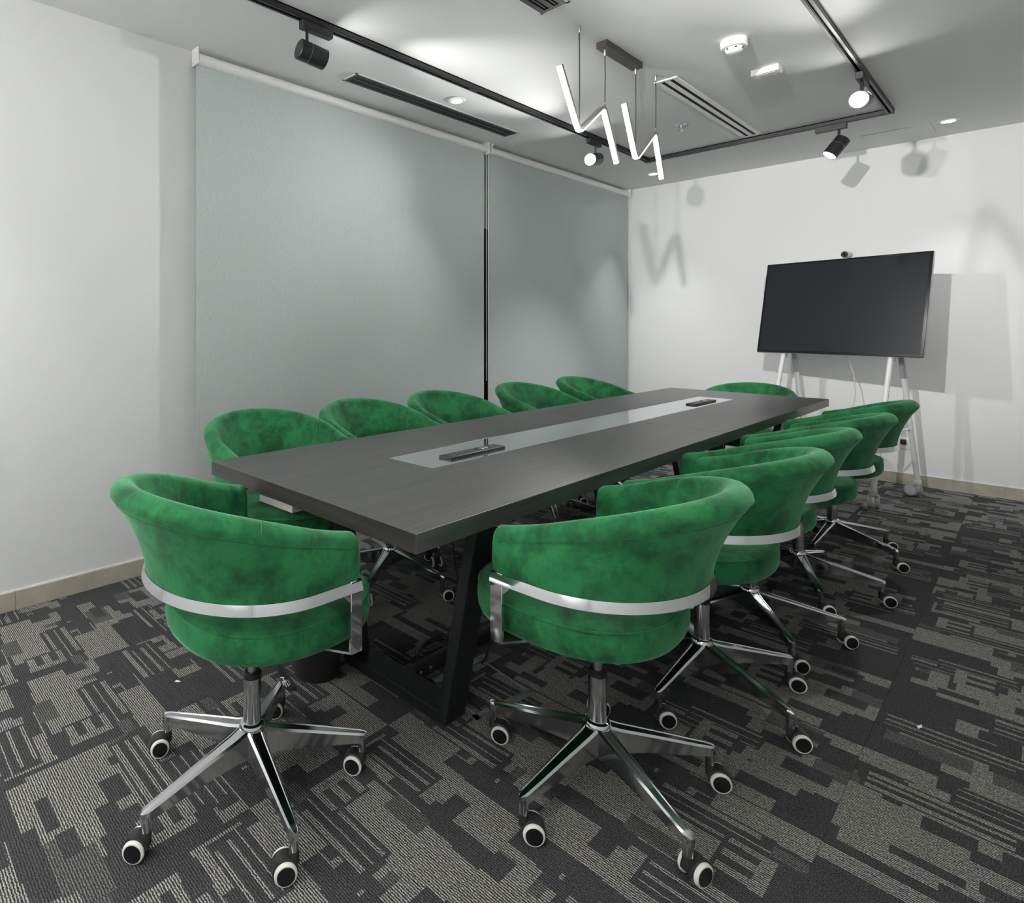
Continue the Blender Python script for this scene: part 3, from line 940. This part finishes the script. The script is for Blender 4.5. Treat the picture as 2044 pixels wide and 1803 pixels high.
cp2 = link_copy(cp, cas); cp2.rotation_euler = (0, 0, PI); cp2.location = (.044, 0, 0)
PROTO_PARTS = [c for c in proto.children if not c.name.startswith(('base_leg', 'caster'))]

def chair(x, y, yaw_deg, base_deg, trail, label, dz=0.0, group=None):
    """trail: list of five world angles (degrees) for the casters' trailing direction, or one angle with jitter"""
    yaw = math.radians(yaw_deg)
    r = empty('swivel_chair', (x, y, 0), yaw)
    tag(r, label, 'chair', group)
    for p in PROTO_PARTS:
        c = copy_tree(p, r)
        if p.name.split('.')[0] in UPPER: c.location.z += dz
    rj = random.Random(int(x * 1000 + y * 777))
    for k in range(5):
        a = math.radians(base_deg + 72 * k)
        lg = link_copy(leg_mesh, r); lg.rotation_euler = (0, 0, a - yaw)
        cs = copy_tree(cas, r)
        tr = trail[k] if isinstance(trail, (list, tuple)) else trail + rj.uniform(-22, 22)
        la = a - yaw
        cs.location = ((LEG_R - .006) * math.cos(la), (LEG_R - .006) * math.sin(la), 0)
        cs.rotation_euler = (0, 0, math.radians(tr) - yaw)
    return r
GR, GL = 'chairs along the right side of the table', 'chairs along the blinds side of the table'
chair(-1.4235, .8549, -1.75, 59, -128, 'green velvet chair at the near end of the table, its back to the viewer')
chair(-.8104, 1.5712, 91.5, 47.8, 48, 'largest green velvet chair on the right side, nearest the viewer', group=GR)
chair(-.786, 2.255, 87, 50, 45, 'green velvet chair second from the viewer on the right side of the table', group=GR)
chair(-.813, 2.853, 84, 23, 50, 'middle green velvet chair on the right side of the table', group=GR)
chair(-.792, 3.491, 84, 10, 30, 'green velvet chair fourth from the viewer on the right side of the table', group=GR)
chair(-.797, 4.210, 85, 50, 20, 'green velvet chair farthest along the right side, in front of the screen stand', group=GR)
chair(-2.124, 1.440, -90, 30, -120, 'green velvet chair with a white book on its seat, nearest on the blinds side', group=GL)
chair(-2.124, 2.049, -90, 9, [60, 150, 40, 40, 150], 'green velvet chair second from the viewer along the blinds', group=GL)
chair(-2.130, 2.680, -90, 40, 60, 'middle green velvet chair along the blinds, before the gap between them', group=GL)
chair(-2.130, 3.510, -90, 20, 60, 'green velvet chair fourth along the blinds, after the gap between them', group=GL)
chair(-2.124, 4.260, -90, 45, 60, 'farthest green velvet chair along the blinds', group=GL)
chair(-1.50, 5.13, 180, 15, 80, 'green velvet chair alone at the far end of the table', dz=-.055)
def drop(o):
    for c in list(o.children): drop(c)
    bpy.data.objects.remove(o)
drop(proto)

# ------------------------------------------------------------------ display on its rolling easel
TVX, TVY, TVYAW, TILT = -1.086, 5.700, math.radians(-14.35), math.radians(11.955)
tv = tag(empty('display_stand', (TVX, TVY, 0), TVYAW), 'large dark touch display on a white rolling easel with casters', 'display')
TW, THH, TZ = 1.086, .755, 1.042
ca, sa = math.cos(TILT), math.sin(TILT)
def tvp(x, d, z):
    """point in the panel frame: x along, d behind the glass, z up the tilted panel"""
    return Vector((x, z * sa + d * ca, TZ + z * ca - d * sa))
def tvbox(x0, x1, d0, d1, z0, z1, bev=0.0):
    b = MB(); b.bbox(x0, x1, d0, d1, z0, z1, bev, 2) if bev else b.box(x0, x1, d0, d1, z0, z1)
    b.v = [tuple(tvp(*p)) for p in b.v]
    return b
M['screen'] = mat('screen_glass', (.014, .016, .021), .24, spec=.6)
M['bezel'] = mat('bezel_black', (.006, .006, .007), .3)
tvbox(-TW / 2, TW / 2, .006, .030, 0, THH, .005).build('panel_case', M['lightgrey'], tv)
tvbox(-TW / 2 + .001, TW / 2 - .001, .0, .010, .001, THH - .001, .004).build('bezel', M['bezel'], tv)
tvbox(-TW / 2 + .018, TW / 2 - .018, -.001, .003, .020, THH - .018).build('screen', M['screen'], tv, smooth=False)
tvbox(-.30, .30, .030, .075, .12, .60, .008).build('rear_housing', M['white'], tv)
# webcam on the top edge
wc = MB(); wc.lathe([(0, 0), (.022, 0), (.024, .004), (.024, .075), (.02, .08), (0, .08)], 24, 0, (0, 1, 0), (0, 0, 0))
wp = tvp(.025, .0, THH)
wc.v = [(v[0] + wp.x, v[1] + wp.y - .02, v[2] + wp.z + .026) for v in wc.v]
wco = wc.build('webcam', M['lightgrey'], tv)
l1 = MB().lathe([(.0235, -.001), (.020, -.004), (.0, -.004)], 24, 0, (0, 1, 0), (wp.x, wp.y - .02, wp.z + .026)); l1.build('webcam_face', M['black'], wco)
MB().lathe([(.009, -.0045), (.007, -.006), (0, -.006)], 16, 0, (0, 1, 0), (wp.x, wp.y - .02, wp.z + .026)).build('webcam_lens', M['glass_dark'], wco)
MB().bbox(wp.x - .012, wp.x + .012, wp.y - .004, wp.y + .03, wp.z - .006, wp.z + .006, .002, 1).build('webcam_foot', M['grey_plastic'], wco)
tvbox(-TW / 2 - .011, -TW / 2 - .001, .004, .016, .50, .66, .003).build('stylus', M['lightgrey'], tv)
# easel: front legs lean back, rear legs forward
def leg_pts(x_f, x_t, yf, yt, z0, z1): return [(x_f, yf, z0), (x_t, yt, z1)]
for s in (-1, 1):
    # front leg
    xt = .352 if s > 0 else -.345
    f0 = Vector((s * .363, -.238, .115)); f1 = Vector((xt, .075, 1.19))
    MB().tube([f0, f1], .0165, 16).build('front_leg', M['white_metal'], tv)
    tp = f0.lerp(f1, .845)
    MB().tube([tp, tp + (f1 - f0).normalized() * .06], .0175, 16).build('leg_bracket', M['lightgrey'], tv)
    MB().bbox(tp.x + .016, tp.x + .026, tp.y - .012, tp.y + .012, tp.z - .015, tp.z + .03, .003, 1).build('hinge', M['grey_plastic'], tv)
    # rear leg
    r0 = Vector((s * .363, .405, .115)); r1 = Vector((xt + .0, .135, 1.21))
    MB().tube([r0, r1], .0165, 16).build('rear_leg', M['white_metal'], tv)
    q0 = r0.lerp(r1, .70); q1 = r0.lerp(r1, .86)
    MB().tube([q0, q1], .0172, 16).build('rear_sleeve', M['grey_plastic'], tv)
    for base, tr in ((f0, 1.95), (r0, 2.9)):
        cs = MB()
        cs.lathe([(.0, .125), (.020, .125), (.023, .118), (.023, .092), (.016, .086), (0, .086)], 18)
        cs.bbox(-.012, .034, -.009, .009, .035, .095, .004, 2)
        co = cs.build('caster', M['lightgrey'], tv)
        for q in (-1, 1):
            wprof = [(.012, .010), (.044, .010), (.0475, .014), (.0475, .026), (.044, .030), (.036, .031), (0, .031)]
            wo = MB().lathe(wprof, 28, 0, (0, q, 0), (.028, 0, .0475)).build('wheel', M['grey_plastic'], co)
            # pale wheel cover rides on the caster fork
            MB().lathe([(.036, .0305), (.035, .033), (0, .034)], 24, 0, (0, q, 0), (.028, 0, .0475)).build('wheel_cover', M['lightgrey'], co)
        co.location = (base.x, base.y, 0); co.rotation_euler = (0, 0, tr)
    # spreader between front and rear leg
    fa = f0.lerp(f1, .36); ra = r0.lerp(r1, .36)
    MB().tube([fa, ra], .006, 8).build('spreader', M['white_metal'], tv)
MB().tube([(-.348, .118, 1.12), (.350, .118, 1.12)], .014, 12).build('crossbar', M['white_metal'], tv)
# hanging cable of the display
cb = MB(); cb.tube([(-1.02, 5.83, 1.06), (-.98, 5.86, .90), (-.97, 5.88, .74), (-1.0, 5.92, .58), (-1.09, 6.0, .40), (-1.12, 6.1, .2), (-1.08, 6.25, .012)], .0035, 6)
tag(cb.build('display_cable', M['cable_white']), 'thin pale cable hanging below the display in front of the wall', 'cable')
# wall outlet with a black plug
o = tag(empty('wall_outlet', (-.76, YB, .32)), 'white wall outlet with black plug low behind the display stand', 'outlet')
MB().bbox(-.043, .043, -.010, 0, -.043, .043, .003, 2).build('plate', M['white'], o)
MB().bbox(-.018, .018, -.045, -.009, .0, .036, .004, 2).build('plug', M['black'], o)

# ------------------------------------------------------------------ small things
# bin under the near end of the table
o = tag(empty('waste_bin', (-1.748, 1.322, 0)), 'round black waste bin standing under the near end of the table', 'bin')
MB().lathe([(0, 0), (.082, 0), (.084, .003), (.088, .27), (.090, .28), (.087, .28), (.080, .02), (0, .012)], 40).build('bucket', M['rubber'], o)
MB().lathe([(.0895, .272), (.0925, .276), (.0925, .284), (.0885, .286), (.086, .280)], 40).build('rim', M['black'], o)
# book on the first chair by the blinds
o = tag(empty('book', (-1.975, 1.375, .5492), math.radians(2)), 'white book lying on the seat of a green chair under the table', 'book')
MB().bbox(-.11, .11, -.088, .088, .002, .030, .002, 1).build('page_block', M['paper'], o, smooth=False)
MB().bbox(-.112, .1125, -.089, .089, .030, .033, .001, 1).build('cover', M['book'], o, smooth=False)
MB().bbox(-.112, .1125, -.089, .089, 0, .002, .0008, 1).build('cover', M['book'], o, smooth=False)
# floor box frame set into the carpet
c1, c2, c3, c4 = (-1.152, 1.792), (-1.417, 1.832), (-1.437, 1.570), (-1.190, 1.532)
o = tag(empty('floor_box', (-1.300, 1.682, 0)), 'square metal floor box frame in the carpet beside the table leg', 'floor box')
def strip(p, q, wdt):
    p, q = Vector((p[0] + 1.300, p[1] - 1.682)), Vector((q[0] + 1.300, q[1] - 1.682)); d = (q - p).normalized(); n = Vector((-d.y, d.x)) * wdt
    vs = [(p.x, p.y, 0), (q.x, q.y, 0), (q.x + n.x, q.y + n.y, 0), (p.x + n.x, p.y + n.y, 0)]
    vs += [(a, b_, .003) for a, b_, _ in vs]
    return MB().add(vs, [(0, 1, 2, 3), (4, 5, 6, 7), (0, 1, 5, 4), (1, 2, 6, 5), (2, 3, 7, 6), (3, 0, 4, 7)])
strip(c1, c2, .006).build('frame_rail', M['trap'], o, smooth=False)
strip(c2, c3, .026).build('frame_rail', M['trap'], o, smooth=False)
strip(c3, c4, .022).build('frame_rail', M['trap'], o, smooth=False)
strip(c4, c1, .026).build('frame_rail', M['trap'], o, smooth=False)
# cables under the table
cb = MB(); cb.tube([(-1.50, 1.76, .70), (-1.50, 1.785, .42), (-1.50, 1.80, .33), (-1.505, 1.825, .26), (-1.53, 1.84, .12), (-1.555, 1.80, .012)], .004, 8)
pts = []
for k in range(64):
    a = k / 63 * 4 * 2 * PI
    pts.append((-1.562 + (.030 + .006 * math.sin(a * .37)) * math.cos(a), 1.76 + (.085 + .012 * math.sin(a * .23)) * math.sin(a), .006 + .004 * (k / 16)))
cb.tube(pts, .004, 6)
tag(cb.build('table_cable', M['cable']), 'black cable hanging and coiled on the carpet beside the table stretcher', 'cable')
cb = MB(); cb.tube([(-1.45, 2.02, .045), (-1.452, 2.0, .02), (-1.44, 1.95, .006), (-1.418, 1.898, .005), (-1.384, 1.832, .006), (-1.375, 1.80, .008)], .004, 8)
tag(cb.build('floor_box_cable', M['cable']), 'short black cable running into the floor box', 'cable')
# paper scraps
for (x, y, rz, lab) in ((-2.011, .907, .4, 'tiny white paper scrap on the carpet left of the near chair'), (-.265, 2.550, 1.2, 'tiny white paper scrap on the open carpet at the right')):
    b = MB(); b.add([(-.012, -.003, .001), (.004, -.005, .003), (.013, .001, .006), (.003, .005, .002), (-.006, .004, .004)], [(0, 1, 4), (1, 2, 3), (1, 3, 4)])
    s_ = b.build('paper_scrap', M['paper'], smooth=False); s_.location = (x, y, .001); s_.rotation_euler = (0, 0, rz)
    so = s_.modifiers.new('thick', 'SOLIDIFY'); so.thickness = .0006
    tag(s_, lab, 'paper scrap')
